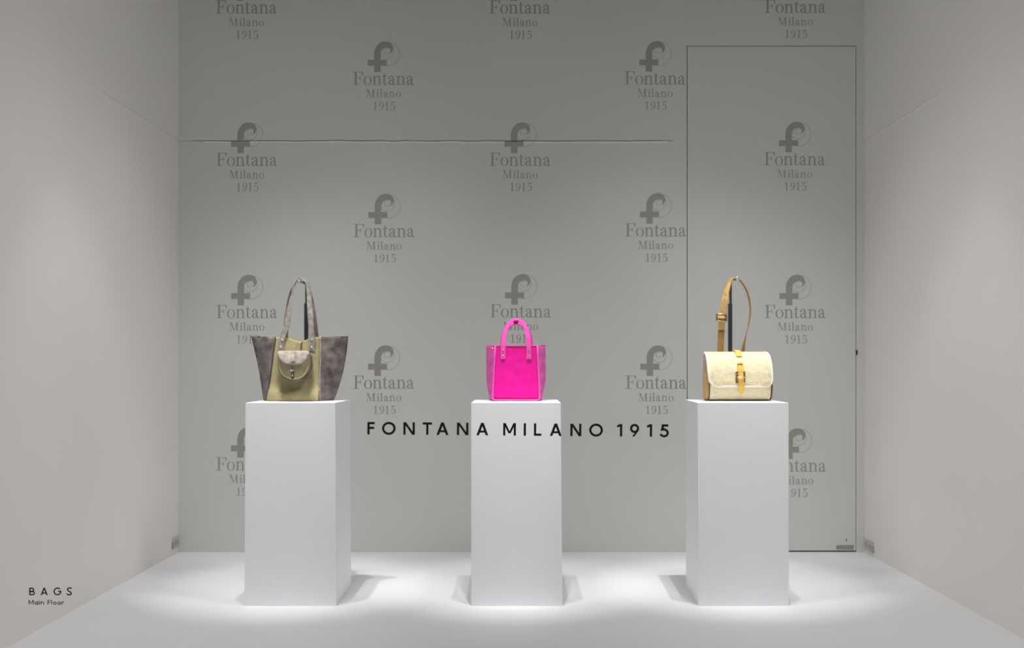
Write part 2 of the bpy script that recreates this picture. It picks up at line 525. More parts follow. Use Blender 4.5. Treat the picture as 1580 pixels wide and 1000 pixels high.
def sans(ch, w, t):
    """geometric sans, cap height 1, width w, stem t"""
    p = Pen()
    if ch == 'F':
        p.bar(0, 0, t, 1); p.bar(t, 1 - t, w, 1); p.bar(t, 0.44, w * 0.93, 0.44 + t)
    elif ch == 'T':
        p.bar((w - t) / 2, 0, (w + t) / 2, 1 - t); p.bar(0, 1 - t, w, 1)
    elif ch == 'L':
        p.bar(0, 0, t, 1); p.bar(t, 0, w, t)
    elif ch == 'I':
        p.bar(0, 0, t, 1)
    elif ch == 'O':
        p.ring(w / 2, .5, w / 2, .52, w / 2 - t, .52 - t, n=40)
    elif ch == 'N':
        p.bar(0, 0, t, 1); p.bar(w - t, 0, w, 1); p.poly((0, 1), (t * 1.15, 1), (w, 0), (w - t * 1.15, 0))
    elif ch == 'M':
        p.bar(0, 0, t * .95, 1); p.bar(w - t * .95, 0, w, 1)
        p.poly((0, 1), (t * 1.1, 1), (w / 2 + t * .45, .18), (w / 2 - t * .45, .18)); p.poly((w - t * 1.1, 1), (w, 1), (w / 2 + t * .45, .18), (w / 2 - t * .45, .18))
    elif ch == 'A':
        k = t * 1.12
        p.poly((0, 0), (k, 0), (w / 2 + k * .5, 1), (w / 2 - k * .5, 1)); p.poly((w - k, 0), (w, 0), (w / 2 + k * .5, 1), (w / 2 - k * .5, 1))
        p.bar(w * .2, .22, w * .8, .22 + t * .9)
    elif ch == '1':
        p.bar(w - t, 0, w, 1); p.poly((w - t, 1), (w - t, 1 - t * 1.15), (0, .72), (0, .72 + t * .95))
    elif ch == '9':
        r = w / 2
        p.ring(r, 1.02 - r, r, r, r - t, r - t, n=36)
        p.poly((w * .985, 1.02 - r * 1.25), (w * .90, 1.02 - r * 1.62), (w * .47, 0), (w * .22, 0), (w * .62, 1.02 - r * 1.75), (w * .8, 1.02 - r * 1.35))
    elif ch == '5':
        p.bar(w * .22, 1 - t, w * .93, 1); p.poly((w * .20, 1), (w * .20 + t, 1), (w * .14 + t, .50), (w * .09, .46))
        p.stroke([(w * .10, .53), (w * .30, .60), (w * .55, .58), (w * .80, .46), (w * .865, .31), (w * .78, .14), (w * .52, .05), (w * .25, .085), (w * .03, .21)], t, 6)
    elif ch == 'B':
        p.bar(0, 0, t, 1)
        for y0, y1, k in ((0, .56, 1.0), (.44 + .0, 1, .88)):
            h = (y1 - y0) / 2; cx = w * k - h
            p.bar(t, y0, max(cx, t), y0 + t); p.bar(t, y1 - t, max(cx, t), y1)
            p.ring(max(cx, t), (y0 + y1) / 2, w * k - max(cx, t), h, w * k - max(cx, t) - t, h - t, -90, 90, 16)
    elif ch == 'G':
        p.ring(w / 2, .5, w / 2, .52, w / 2 - t, .52 - t, 42, 360, 36)
        p.bar(w * .55, .5 - t * .5, w, .5 + t * .5)
    elif ch == 'S':
        p.stroke([(w * .92, .83), (w * .72, .95), (w * .46, .95), (w * .22, .86), (w * .17, .71), (w * .30, .58), (w * .55, .48), (w * .80, .37), (w * .86, .22), (w * .72, .08), (w * .46, .05), (w * .22, .10), (w * .04, .22)], t, 5)
    elif ch == 'a':
        r = .36; p.ring(w / 2, r - .02, w / 2, r, w / 2 - t, r - t, n=28); p.bar(w - t, 0, w, .70)
    elif ch == 'o':
        r = .36; p.ring(w / 2, r - .02, w / 2, r, w / 2 - t, r - t, n=28)
    elif ch == 'i':
        p.bar(0, 0, t, .70); p.disc(t / 2, .89, t * .62)
    elif ch == 'l':
        p.bar(0, 0, t, 1.05)
    elif ch in 'nr':
        p.bar(0, 0, t, .70)
        if ch == 'n':
            p.ring(w / 2, .42, w / 2, .30, w / 2 - t, .30 - t, 0, 180, 18); p.bar(w - t, 0, w, .42)
        else:
            p.stroke([(t * .5, .42), (t * 1.0, .56), (w * .68, .65), (w, .64)], t * .95, 5)
    return p


def serif(ch):
    """bookish serif with thick stems and thin slab-like serifs; returns pen, advance (cap height 1)"""
    p = Pen(); s = .045
    if ch == 'F':
        p.bar(.13, 0, .28, 1); p.bar(.0, 0, .42, s); p.bar(.0, 1 - s, .77, 1)
        p.poly((.77, 1 - s), (.77, .70), (.735, .70), (.64, 1 - s)); p.bar(.28, .485, .52, .485 + s); p.poly((.52, .35), (.555, .35), (.555, .68), (.52, .68), (.48, .53), (.48, .50))
        return p, .80
    if ch == 'o':
        p.ring(.31, .335, .30, .355, .175, .325, n=32); return p, .66
    if ch == 'n':
        p.bar(.10, 0, .225, .60); p.poly((0, .66), (.225, .70), (.225, .58), (.10, .58), (.10, .62), (0, .62))
        p.bar(0, 0, .32, s); p.bar(.40, 0, .71, s); p.bar(.485, 0, .61, .46)
        p.stroke([(.20, .50), (.29, .62), (.40, .655), (.50, .61), (.5475, .46)], [.03, .06, .08, .11, .125], 6); return p, .74
    if ch == 't':
        p.poly((.10, .14), (.225, .14), (.225, .92), (.19, .92), (.10, .72)); p.bar(0, .64, .38, .69)
        p.stroke([(.1625, .16), (.19, .05), (.27, .02), (.35, .06), (.39, .15)], [.125, .10, .06, .05, .035], 5); return p, .43
    if ch == 'a':
        p.bar(.35, .12, .475, .47)
        p.stroke([(.10, .50), (.13, .60), (.24, .665), (.36, .62), (.4125, .46)], [.05, .05, .06, .10, .125], 6); p.disc(.12, .51, .075)
        p.stroke([(.41, .395), (.28, .36), (.14, .27), (.115, .15), (.18, .045), (.29, .05), (.40, .16)], [.03, .06, .11, .125, .09, .06, .035], 6)
        p.stroke([(.4125, .14), (.44, .04), (.51, .02), (.59, .09)], [.125, .10, .06, .03], 5); return p, .64
    if ch == 'M':
        p.bar(.10, 0, .145, 1); p.bar(0, 0, .25, s); p.bar(0, 1 - s, .22, 1)
        p.poly((.08, 1), (.25, 1), (.56, .12), (.50, 0)); p.poly((.50, 0), (.545, 0), (.87, .97), (.82, 1))
        p.bar(.80, 0, .955, 1); p.bar(.70, 0, 1.06, s); p.bar(.85, 1 - s, 1.06, 1); return p, 1.12
    if ch in 'il':
        top = .70 if ch == 'i' else 1.03
        p.bar(.10, 0, .23, top - .03); p.poly((0, top - .04), (.23, top), (.23, top - .1), (.10, top - .08), (0, top - .08)); p.bar(0, 0, .33, s)
        if ch == 'i': p.disc(.165, .89, .085)
        return p, .37
    if ch == '1':
        p.bar(.17, 0, .305, 1); p.poly((.02, .86), (.20, 1), (.20, .92), (.02, .82)); p.bar(.03, 0, .44, s); return p, .60
    if ch == '9':
        p.ring(.31, .69, .27, .32, .15, .285, n=30)
        p.stroke([(.515, .72), (.50, .42), (.38, .16), (.22, .04), (.09, .07)], [.12, .12, .10, .06, .05], 6); p.disc(.10, .11, .065); return p, .68
    if ch == '5':
        p.poly((.13, 1), (.52, .98), (.47, .86), (.13, .86)); p.bar(.10, .48, .15, 1)
        p.stroke([(.11, .50), (.20, .595), (.33, .61), (.47, .50), (.50, .32), (.43, .12), (.28, .025), (.13, .06)], [.03, .04, .06, .11, .13, .11, .05, .05], 6); p.disc(.12, .12, .07); return p, .62
    return p, .3


def serif_word(text, width):
    """list of (pen, x) normalised to total width (in cap heights)"""
    items = []; x = 0
    for ch in text:
        p, adv = serif(ch); items.append((p, x)); x += adv
    k = width / (x - 0.03)
    return [(p, xx * k, 1.0 if k > 1 else k) for p, xx in items]


# emblem: a heavy f with curled head and hairline spirals; coordinates in pixels about the word below
def emblem_pen():
    p = Pen(); Z = 7.146

    def q(x, y): return ((x - 435) / Z, -(y - 535) / Z)
    p.poly(q(333, 465), q(405, 465), q(405, 396), q(333, 396))
    for r in range(33):                                # narrow strips, so that the bar can follow the crack in the wall
        for c in range(6):
            p.poly(q(263 + 35 * c, 333 + 2 * r - 1), q(298 + 35 * c, 333 + 2 * r - 1), q(298 + 35 * c, 331 + 2 * r - 1 + .0), q(263 + 35 * c, 331 + 2 * r - 1 + .0))
    outer = catmull([q(333, 332), q(333, 250), q(350, 195), q(385, 152), q(430, 131), q(480, 129), q(520, 146), q(543, 183), q(541, 220), q(524, 250), q(498, 266)], 6)
    inner = catmull([q(405, 332), q(406, 265), q(413, 235), q(428, 214), q(448, 202), q(470, 196), q(492, 198), q(508, 212), q(513, 232), q(508, 250), q(498, 266)], 6)
    p.s.append(('s', outer, inner))
    hair = 0.55
    p.stroke([q(468 + 31 * cos(a), 233 + 31 * sin(a)) for a in [radians(30 + 12 * k) for k in range(23)]], hair)
    p.stroke([q(543, 190), q(549, 225), q(545, 262), q(525, 295), q(492, 315), q(455, 318), q(425, 302), q(408, 278)], hair, 5)
    p.stroke([q(520, 140), q(560, 160), q(592, 192), q(610, 232), q(613, 275), q(600, 320), q(575, 357), q(540, 382), q(500, 396), q(470, 398)], hair, 5)
    return p


emb = emblem_pen()
LOGO_PX = 1.0 / KW     # one photo pixel on the wall, in metres
logo_meshes = {}


def logo_parts():
    def mk(name, items):
        b = MB()
        for pen, fx in items:
            pen.lay(b, fx, 0)
        me = bpy.data.meshes.new(name)
        me.from_pydata(b.v, [], b.f); me.materials.append(M['print']); me.update()
        return me
    lay = lambda i: -0.0004 - 0.00004 * (i if i < 1 else 1 if i < 199 else i - 197)
    logo_meshes['printed_emblem'] = mk('printed_emblem', [(emb, lambda x, y, i: (x * LOGO_PX, lay(i), y * LOGO_PX))])

    def word(name, text, capz, x0z, x1z, basez):
        cap = capz / 7.146; x0 = (x0z - 435) / 7.146; base = -(basez - 535) / 7.146
        items = []
        for j, (pen, gx, k) in enumerate(serif_word(text, (x1z - x0z) / capz)):
            items.append((pen, lambda x, y, i, gx=gx, k=k, j=j: ((x0 + (gx + x * min(k * 1.02, 1.05)) * cap) * LOGO_PX, lay(i) - 0.00001 * j, (base + y * cap) * LOGO_PX)))
        logo_meshes[name] = mk(name, items)
    word('brand_word', 'Fontana', 146, 100, 772, 607)
    word('city_word', 'Milano', 91, 245, 636, 745)
    word('year_number', '1915', 92, 325, 572, 885)


logo_parts()
LOGOS = [(380, 11), (380.6, 246), (380.8, 481), (380.4, 716),
         (802, 11), (802.5, 246), (803.3, 480),
         (1227, 10), (1226, 245), (1226.8, 481), (1227.5, 718),
         (591.5, 121), (592.5, 356), (592, 590), (1010.5, 120.5), (1011.5, 355), (1012, 590)]
for i, (lx, ly) in enumerate(LOGOS):
    c = P(lx, ly - 9.9 + 9.9, YW)
    on_door = lx > 1200 and ly > 100
    par = door if on_door else wall_back
    me = logo_meshes['printed_emblem']
    if lx < 1000 and ly == 246:                         # this row crosses the seam: the ink follows its relief
        me = me.copy()
        for v in me.vertices:
            v.co.y += wall_relief(c.x + v.co.x, c.z + v.co.z)
    e = bpy.data.objects.new('printed_emblem', me); COL.objects.link(e)
    e.parent = par; e.location = (c.x, YW, c.z)
    for nm in ('brand_word', 'city_word', 'year_number'):
        o = bpy.data.objects.new(nm, logo_meshes[nm]); COL.objects.link(o); o.parent = e

# ------------------------------------------------------------------ shop window: pane with vinyl letters on it
m = MB(); m.box(XL, XR, YG, YG + 0.010, 0.0, ZC)
window = structure(m.build('window_1', M['glass'], sm=False))
GPX = YG / F


def glass_letter(name, pen, px_left, py_base, cap_px, tilt=0.0, mb=None):
    own = mb is None
    b = mb or MB()
    c = P(px_left, py_base, YG)

    def place(x, y, i):
        X = x * cap_px; Y = y * cap_px
        return (c.x + (X * cos(tilt) + Y * sin(tilt)) * GPX, YG - 0.0004 - 0.00004 * i, c.z + (Y * cos(tilt) - X * sin(tilt)) * GPX)
    pen.lay(b, place, 0)
    if own:
        return b.build(name, M['vinyl'], window, sm=False)


Z6 = 3.098
for ch, l, r in zip('FONTANAMILANO1915', (52, 122, 224, 316, 382, 480, 573, 701, 799, 848, 924, 1022, 1112, 1245, 1307, 1388, 1451),
                    (87, 187, 279, 361, 440, 535, 630, 762, 809, 884, 981, 1075, 1178, 1270, 1351, 1413, 1493)):
    t = (l - 52) / (1451 - 52)
    cap = 60.0 / Z6
    base = 630 + lerp(125.5, 136.5, smooth(0, 1, t) * .35 + t * .65) / Z6
    glass_letter('window_letter', sans(ch, (r - l) / 60.0, 0.183), 550 + l / Z6, base, cap, 0.008)

Z7 = 11.286
for ch, l, r in zip('BAGS', (283, 483, 708, 935), (385, 607, 845, 1030)):
    cap = 132 / Z7
    glass_letter('window_letter', sans(ch, (r - l) / 132, 0.17), 20 + l / Z7, 880 + 435 / Z7, cap, -0.005)
b = MB()
for ch, l, r in zip('MainFloor', (272, 378, 452, 482, 603, 668, 700, 775, 850), (362, 440, 468, 543, 652, 680, 762, 838, 890)):
    glass_letter('x', sans(ch, (r - l) / 80, 0.18), 20 + l / Z7, 880 + 600 / Z7, 80 / Z7, 0.0, mb=b)
b.build('small_lettering', M['vinyl'], window, sm=False)

# ------------------------------------------------------------------ pedestals
YF, YB = 4.65, 5.056


def pedestal(label, top, bot, skew):
    x0, x1 = [P(q, 0, YF).x for q in top]; u0, u1 = [P(q, 0, YF).x for q in bot]
    w = x1 - x0
    m = MB()
    s0, s1 = skew
    rr = [[(u0, YF, 0), (u1, YF, 0), (u1 + s1, YB, 0), (u0 + s0, YB, 0)],
          [(x0, YF, ZP), (x1, YF, ZP), (x1 + s1, YB, ZP), (x0 + s0, YB, ZP)]]
    m.rings(rr)
    o = m.build('display_pedestal', M['pedestal'], sm=False, origin=((u0 + u1) / 2, (YF + YB) / 2, 0))
    bevel(o, 0.0015, 2)
    tag(o, label, 'pedestal', 'white display pedestals')


pedestal('white square pedestal carrying the taupe and olive tote bag', (378.6, 517.4), (377, 518.8), (0, 0.001))
pedestal('white square pedestal carrying the hot pink handbag', (727, 865.2), (727, 868), (0.0, 0.0))
pedestal('white square pedestal carrying the cream fleece shoulder bag', (1076.2, 1216.8), (1077.7, 1217.2), (0.010, 0.010))

DN = Vector((0, -1, 0))


def rivet(parent, x, y, z, r, mtl, axis=(0, -1, 0), name='rivet'):
    m = MB(); m.lathe((x, y, z), axis, [(r, -0.001), (r, 0.0008), (r * .8, 0.0022), (r * .4, 0.003), (0.0002, 0.0032)], 12)
    return m.build(name, mtl, parent)


def wob(x, y, z, k, s):
    return k * noise.noise(Vector((x * s, y * s, z * s)))


def nrm_twist(pts, amount):
    """front-facing normals that turn towards the outside of the arch near its top"""
    cx = sum(p[0] for p in pts) / len(pts); n = len(pts)
    zmin = min(p[2] for p in pts); zmax = max(p[2] for p in pts)
    out = []
    for i, p in enumerate(pts):
        t = (Vector(pts[min(i + 1, n - 1)]) - Vector(pts[max(i - 1, 0)])).normalized()
        o = Vector((-t.z, 0, t.x)).normalized()      # in-plane, left of travel = outside for a left-to-right arch
        k = amount(i / (n - 1))
        out.append(Vector((0, -1, 0)) * (1 - k) + o * k)
    return out


# ------------------------------------------------------------------ tote bag
def build_tote():
    zb = ZP + 0.001
    yb0, yt0, ytip, yb1, yt1 = 4.84, 4.885, 4.93, 5.00, 4.975
    c = P(461, 617, 4.90)
    root = empty('tote_bag', (c.x, 4.92, ZP), 'large olive canvas tote with flared taupe suede sides and a flap pocket', 'bag')
    hz = P(0, 520.2, yt0).z - zb
    htip = P(0, 519.0, ytip).z - zb

    def X(px, y): return P(px, 0, y).x
    fl = lambda t: lerp(X(412.5, yb0), X(425.5, yt0), t)
    fr_ = lambda t: lerp(X(492.5, yb0), X(494, yt0), t)
    yf = lambda t: lerp(yb0, yt0, t)
    tl = lambda t: lerp(X(407.0, ytip), X(388, ytip), t ** 0.95) + 0.006 * sin(pi * t)
    trr = lambda t: lerp(X(514.5, ytip), X(537, ytip), t ** 0.85) + 0.010 * sin(pi * t)
    bl = lambda t: lerp(X(412, yb1), X(428, yt1), t)
    br = lambda t: lerp(X(500, yb1), X(497, yt1), t)
    yb = lambda t: lerp(yb1, yt1, t)

    def belly(v, u=.5):
        dent = 0.030 * smooth(0.09, 0.20, v) * (1 - smooth(0.32, 0.5, v)) * smooth(0.08, 0.3, u) * (1 - smooth(0.70, 0.92, u))
        return dent - 0.032 * (1 - smooth(0.06, 0.26, v)) * (0.55 + 0.45 * sin(pi * u))

    def dip(u): return 0.021 * smooth(0.18, 0.56, u) * (1 - smooth(0.56, 0.86, u))

    def front(u, v):
        x = lerp(fl(v), fr_(v), u)
        z = zb + (hz - dip(u) * v) * v
        y = yf(v) + belly(v, u) - 0.006 * sin(pi * u)
        y += wob(x, 0, z, 0.006, 22) * sin(pi * u) ** .5 * (0.3 + v * 0.7)
        return (x, y, z)
    m = MB(); m.grid(front, 30, 34)
    solid(m.build('front_panel', M['canvas'], root), 0.004, -1)

    def back(u, v):
        x = lerp(bl(v), br(v), u); z = zb + (hz + 0.002 - dip(u) * 0.75 * v) * v
        return (x, yb(v) + wob(x, 1, z, 0.004, 20) * v, z)
    m = MB(); m.grid(back, 20, 20)
    solid(m.build('back_panel', M['canvas'], root), 0.004, -1)

    def gus(front_x, tip_x, back_x, s, seed):
        def fn(u, v):
            z = zb + lerp(hz, htip, sin(pi * u)) * v
            if u < 0.5:
                k = u * 2; x = lerp(front_x(v), tip_x(v), k); y = lerp(yf(v), ytip, k)
            else:
                k = (u - .5) * 2; x = lerp(tip_x(v), back_x(v), k); y = lerp(ytip, yb(v), k)
            e = sin(pi * min(1, u * 2)) if u < .5 else sin(pi * (u - .5) * 2)
            y += (wob(x, seed, z, 0.012, 12) + wob(x, seed, z, 0.005, 32)) * e * (0.5 + v * .5) - 0.004 * e * (1 if u < .5 else -1)
            x += wob(y * 2, seed, z, 0.004, 16) * e
            return (x, y, z)
        return fn
    m = MB(); m.grid(gus(fl, tl, bl, -1, 3.0), 24, 26)
    solid(m.build('side_gusset', M['suede'], root), 0.003, 0)
    m = MB(); m.grid(gus(fr_, trr, br, 1, 9.0), 24, 26)
    solid(m.build('side_gusset', M['suede'], root), 0.003, 0)
    m = MB()
    m.rings([[(fl(0), yf(0), zb), (fr_(0), yf(0), zb), (trr(0), ytip, zb), (br(0), yb(0), zb), (bl(0), yb(0), zb), (tl(0), ytip, zb)],
             [(fl(0), yf(0), zb + .004), (fr_(0), yf(0), zb + .004), (trr(0), ytip, zb + .004), (br(0), yb(0), zb + .004), (bl(0), yb(0), zb + .004), (tl(0), ytip, zb + .004)]])
    m.build('bottom_panel', M['lining'], root, sm=False)
    # raw suede seams that stand out along both front edges, and the lower front edge
    for fx, w in ((fl, 0.0026), (fr_, 0.0042)):
        m = MB()
        m.tube([(fx(t) + wob(t, 5, w * 900, 0.003, 7) + (0.003 if fx is fr_ else -.001), yf(t) - 0.003, zb + 0.004 + (hz - .003) * t) for t in [k / 24 for k in range(25)]], w, 6)
        m.build('seam_edge', M['suede_edge'] if fx is fr_ else M['lining'], root)
    m = MB(); m.tube([(lerp(fl(0), fr_(0), k / 10), yf(0) - 0.004 - 0.010 * sin(pi * k / 10), zb + .003) for k in range(11)], 0.0028, 6)
    m.build('bottom_welt', M['lining'], root)
    # rim binding of the sides
    for fx, tx in ((fl, tl), (fr_, trr)):
        m = MB(); m.tube([(lerp(fx(1), tx(1), k / 8), lerp(yf(1), ytip, k / 8) - .001, zb + lerp(hz, htip, sin(pi * k / 16)) + .0005) for k in range(9)], 0.0022, 6)
        m.build('rim_binding', M['strap_suede'], root)

    # handles
    def strap(pxs, ys, w, name, mtl, tw):
        pts3 = [tuple(P(px, py, y)) for (px, py), y in zip(pxs, ys)]
        cc = catmull(pts3, 7)
        m = MB(); m.ribbon(cc, nrm_twist(cc, tw), w, 0.0042)
        return fix_normals(m.build(name, mtl, root), 40)
    yfr = yt0 - 0.014
    front_px = [(433.2, 541.5), (434.6, 529), (437, 518), (442.8, 500), (447, 474), (450.6, 452), (454.6, 438.5), (459.5, 431.5), (464, 429.6), (469, 431.8),
                (473.3, 438.5), (476.3, 452), (478.4, 478), (480.2, 505), (481.6, 522), (481.4, 541.5)]
    ys = [yfr - .003, yfr - .002, yfr, yfr + .004] + [lerp(yfr, 4.915, k) for k in (.25, .6, .8, .95, 1, .95, .8, .6, .25)] + [yfr + .002, yfr - .001, yfr - .003]
    tw = lambda t: 0.95 * smooth(0.16, 0.42, t) * (1 - smooth(0.62, 0.90, t))
    h = strap(front_px, ys, 0.0262, 'handle', M['strap_suede'], tw)
    for px, py in ((435.8, 525), (433.5, 536.0), (481.4, 524.5), (481.0, 536.2)):
        q = P(px, py, yfr)
        rivet(h, q.x, yfr - 0.0048, q.z, 0.0062, M['nickel'])
    yk = yt1 - .006
    back_px = [(439.0, 540), (440, 520), (441.8, 500), (445.4, 474), (449.5, 452), (454, 438.5), (459.5, 431.9), (464.5, 430.2), (470, 432.6),
               (475, 440), (479, 455), (482.8, 480), (486, 505), (487.5, 522), (487.5, 540)]
    ysb = [yk, yk, yk - .004] + [lerp(yk, 4.945, k) for k in (.3, .6, .8, .95, 1, .95, .8, .6, .3)] + [yk - .004, yk, yk]
    strap(back_px, ysb, 0.0262, 'handle', M['suede'], tw)

    # closing tab hanging over the dip of the front edge
    m = MB()
    pp = [tuple(P(px, py, y)) for px, py, y in ((464.5, 527.6, yt0 + .02), (463.6, 526.6, yt0 + .004), (462.3, 528.5, yt0 - .016), (461.2, 534, yt0 - .019), (460.6, 541.5, yt0 - .021))]
    cc = catmull(pp, 5); m.ribbon(cc, [DN + Vector((0, 0, .3))] * len(cc), 0.017, 0.003)
    fix_normals(m.build('closing_tab', M['canvas'], root), 40)
    m = MB(); cc2 = [(x + 0.0095, y - .001, z) for x, y, z in cc]; m.ribbon(cc2, [DN] * len(cc2), 0.003, 0.003)
    m.build('tab_edge', M['lining'], root)

    # flap pocket
    def D(px0, px1, py0, py1, y, r=4.0, n=26, flat=0.0, sq=2.3):
        cx = (px0 + px1) / 2; a = (px1 - px0) / 2
        pts = []
        ysh = py0 + flat
        for k in range(n + 1):                      # lower half, right to left (super-ellipse)
            t = pi * k / n
            ex = abs(cos(t)) ** (2 / sq) * (1 if cos(t) >= 0 else -1); ez = abs(sin(t)) ** (2 / sq)
            pts.append((cx + a * ex, ysh + (py1 - ysh) * ez))
        for k in range(7):
            t = pi / 2 * k / 6; pts.append((px0 + r - r * cos(t), py0 + r - r * sin(t) if flat > r else py0 + flat - flat * sin(t)))
        for k in range(7):
            t = pi / 2 * k / 6; pts.append((px1 - r + r * sin(t), py0 + r - r * cos(t) if flat > r else py0 + flat - flat * cos(t)))
        out = []
        for x, yy in pts:
            q = P(x, yy, y)
            if not out or (abs(q.x - out[-1][0]) + abs(q.z - out[-1][1])) > 1e-5: out.append((q.x, q.z))
        return out
    yp = 4.858
    m = MB(); m.pillow(D(426.6, 478.3, 545, 589.2, 4.80, 6, flat=18, sq=2.0), yp, 0.046, 0.0, [(1, 0), (1, .85), (.985, .98), (.96, 1.0), (.92, 1.0), (.9, .9)])
    pocket = fix_normals(m.build('pocket', M['suede'], root), 45)
    m = MB(); m.pillow(D(428.2, 477.0, 546, 586.6, 4.80, 6, flat=16, sq=2.0), yp - .042, 0.009, 0.008)
    fix_normals(m.build('pocket_front', M['canvas'], pocket), 50)
    # stitches: short cords around the lower curve
    oc = D(430.9, 474.6, 545, 584.0, 4.80, 6, flat=18, sq=2.0)
    m = MB()
    for k in range(1, 26):
        if k % 1 == 0:
            x0, z0 = oc[k]; x1, z1 = oc[min(k + 1, 26)]
            xa, za = lerp(x0, x1, .05), lerp(z0, z1, .05); xb, zb_ = lerp(x0, x1, .62), lerp(z0, z1, .62)
            m.tube([(xa, yp - .0525, za), ((xa + xb) / 2, yp - .0545, (za + zb_) / 2), (xb, yp - .0525, zb_)], 0.0022, 6)
    m.build('stitching', M['thread'], pocket)
    # flap: rises from the panel, bends over the pocket and hangs in front of it
    cpx, hw = 452.4, 24.2

    def flap(u, v):
        a = 2 * u - 1
        k = v
        low = 541.2 + 22.4 * sqrt(max(0, 1 - (abs(a) ** 2.5))) if True else 0
        low = max(low, 544.5)
        top = 541.4 + 0.8 * a * a
        if k < .35:
            py = lerp(top, top + 1.2, (k / .35) ** 2); y = lerp(4.868, 4.772, k / .35)
        else:
            kk = (k - .35) / .65
            py = lerp(top + 1.2, low, kk); y = lerp(4.772, 4.742, sin(pi / 2 * kk)) + 0.010 * a * a * kk
        q = P(cpx + hw * a * (1 - .05 * (1 - k)), py, y)
        return (q.x, y, q.z)
    m = MB(); m.grid(flap, 32, 14)
    fl_o = m.build('pocket_flap', M['flap_suede'], pocket); solid(fl_o, 0.004, 0)
    m = MB()
    cc = []
    for py, y in ((542.8, 4.773), (545, 4.762), (549, 4.750), (553, 4.743), (557.6, 4.7385)):
        cc.append(tuple(P(452.0, py, y)))
    cc = catmull(cc, 3); m.ribbon(cc, [DN + Vector((0, 0, .5))] * len(cc), 0.0215, 0.0036)
    fix_normals(m.build('flap_loop', M['flap_suede'], pocket), 40)
    # toggle: dome cap over a hanging peg
    q = P(451.0, 569.6, 4.80)
    m = MB(); m.lathe((q.x, yp - .060, q.z - .007), (0, -0.25, 1), [(0.0125, 0), (0.0128, .002), (0.0112, .007), (.007, .0115), (.0002, .0135)], 16)
    m.build('toggle_cap', M['nickel'], pocket)
    m = MB()
    q1 = P(451.2, 571, 4.80); q2 = P(451.4, 583.5, 4.80)
    m.tube([(q1.x - .0038, yp - .062, q1.z), (q2.x - .0038, yp - .059, q2.z)], .0024, 8)
    m.tube([(q1.x + .0038, yp - .062, q1.z), (q2.x + .0038, yp - .059, q2.z)], .0024, 8)
    m.tube([(q2.x - .0038, yp - .059, q2.z), (q2.x, yp - .060, q2.z - .003), (q2.x + .0038, yp - .059, q2.z)], .0024, 8)
    m.build('toggle_peg', M['black_metal'], pocket)
    m = MB(); m.tube([(q1.x, yp - .0645, q1.z - .004), (q2.x, yp - .0615, q2.z + .006)], .0016, 8)
    m.build('toggle_pin', M['nickel'], pocket)
    m = MB(); m.lathe((q2.x, yp - .055, q2.z - .004), (0, -1, 0), [(.005, 0), (.005, .004), (.002, .006)], 10)
    m.build('toggle_tip', M['strap_suede'], pocket)


# ------------------------------------------------------------------ bag stands: base, two-piece post, arm with hook
def stand(label, x, yp_, zmid, ztop, hook, x_up=None, lean=0.0):
    root = empty('bag_stand', (x, yp_, ZP), label, 'stand', None)
    m = MB(); m.box(x - .055, x + .055, yp_ - .022, yp_ + .022, ZP + .0005, ZP + .004)
    bevel(m.build('base_plate', M['black_metal'], root, sm=False), .001)
    m = MB(); m.box(x - .0095, x + .0095, yp_ - .006, yp_ + .006, ZP + .004, zmid)
    bevel(m.build('lower_post', M['black_metal'], root, sm=False), .0012)
    xu = x if x_up is None else x_up
    m = MB(); m.box(xu - .0055, xu + .0055, yp_ - .004, yp_ + .004, zmid - .02, ztop)
    bevel(m.build('upper_post', M['black_metal'], root, sm=False), .001)
    hx, hy, hz_ = hook
    m = MB()
    m.tube(catmull([(xu, yp_, ztop - .003), (lerp(xu, hx, .25), yp_ - .01, ztop + .006), (lerp(xu, hx, .8), lerp(yp_, hy, .6), hz_ + .002), (hx, hy, hz_)], 6), .0052, 8)
    m.build('arm', M['black_metal'], root)
    m = MB()
    m.lathe((hx, hy + .03, hz_), (0, -1, 0), [(.006, 0), (.0085, .002), (.0085, .050), (.0095, .052), (.0095, .058), (.006, .060)], 14)
    m.build('hook', M['chrome'], root)


build_tote()
q = P(472.6, 468, 5.025); qt = P(472.6, 440, 5.025); hk = P(462.8, 434.6, 4.93)
stand('black post stand behind the olive tote with chrome hook under its handles', q.x, 5.025, q.z, qt.z, (hk.x, 4.93, hk.z), P(472.9, 0, 5.025).x)


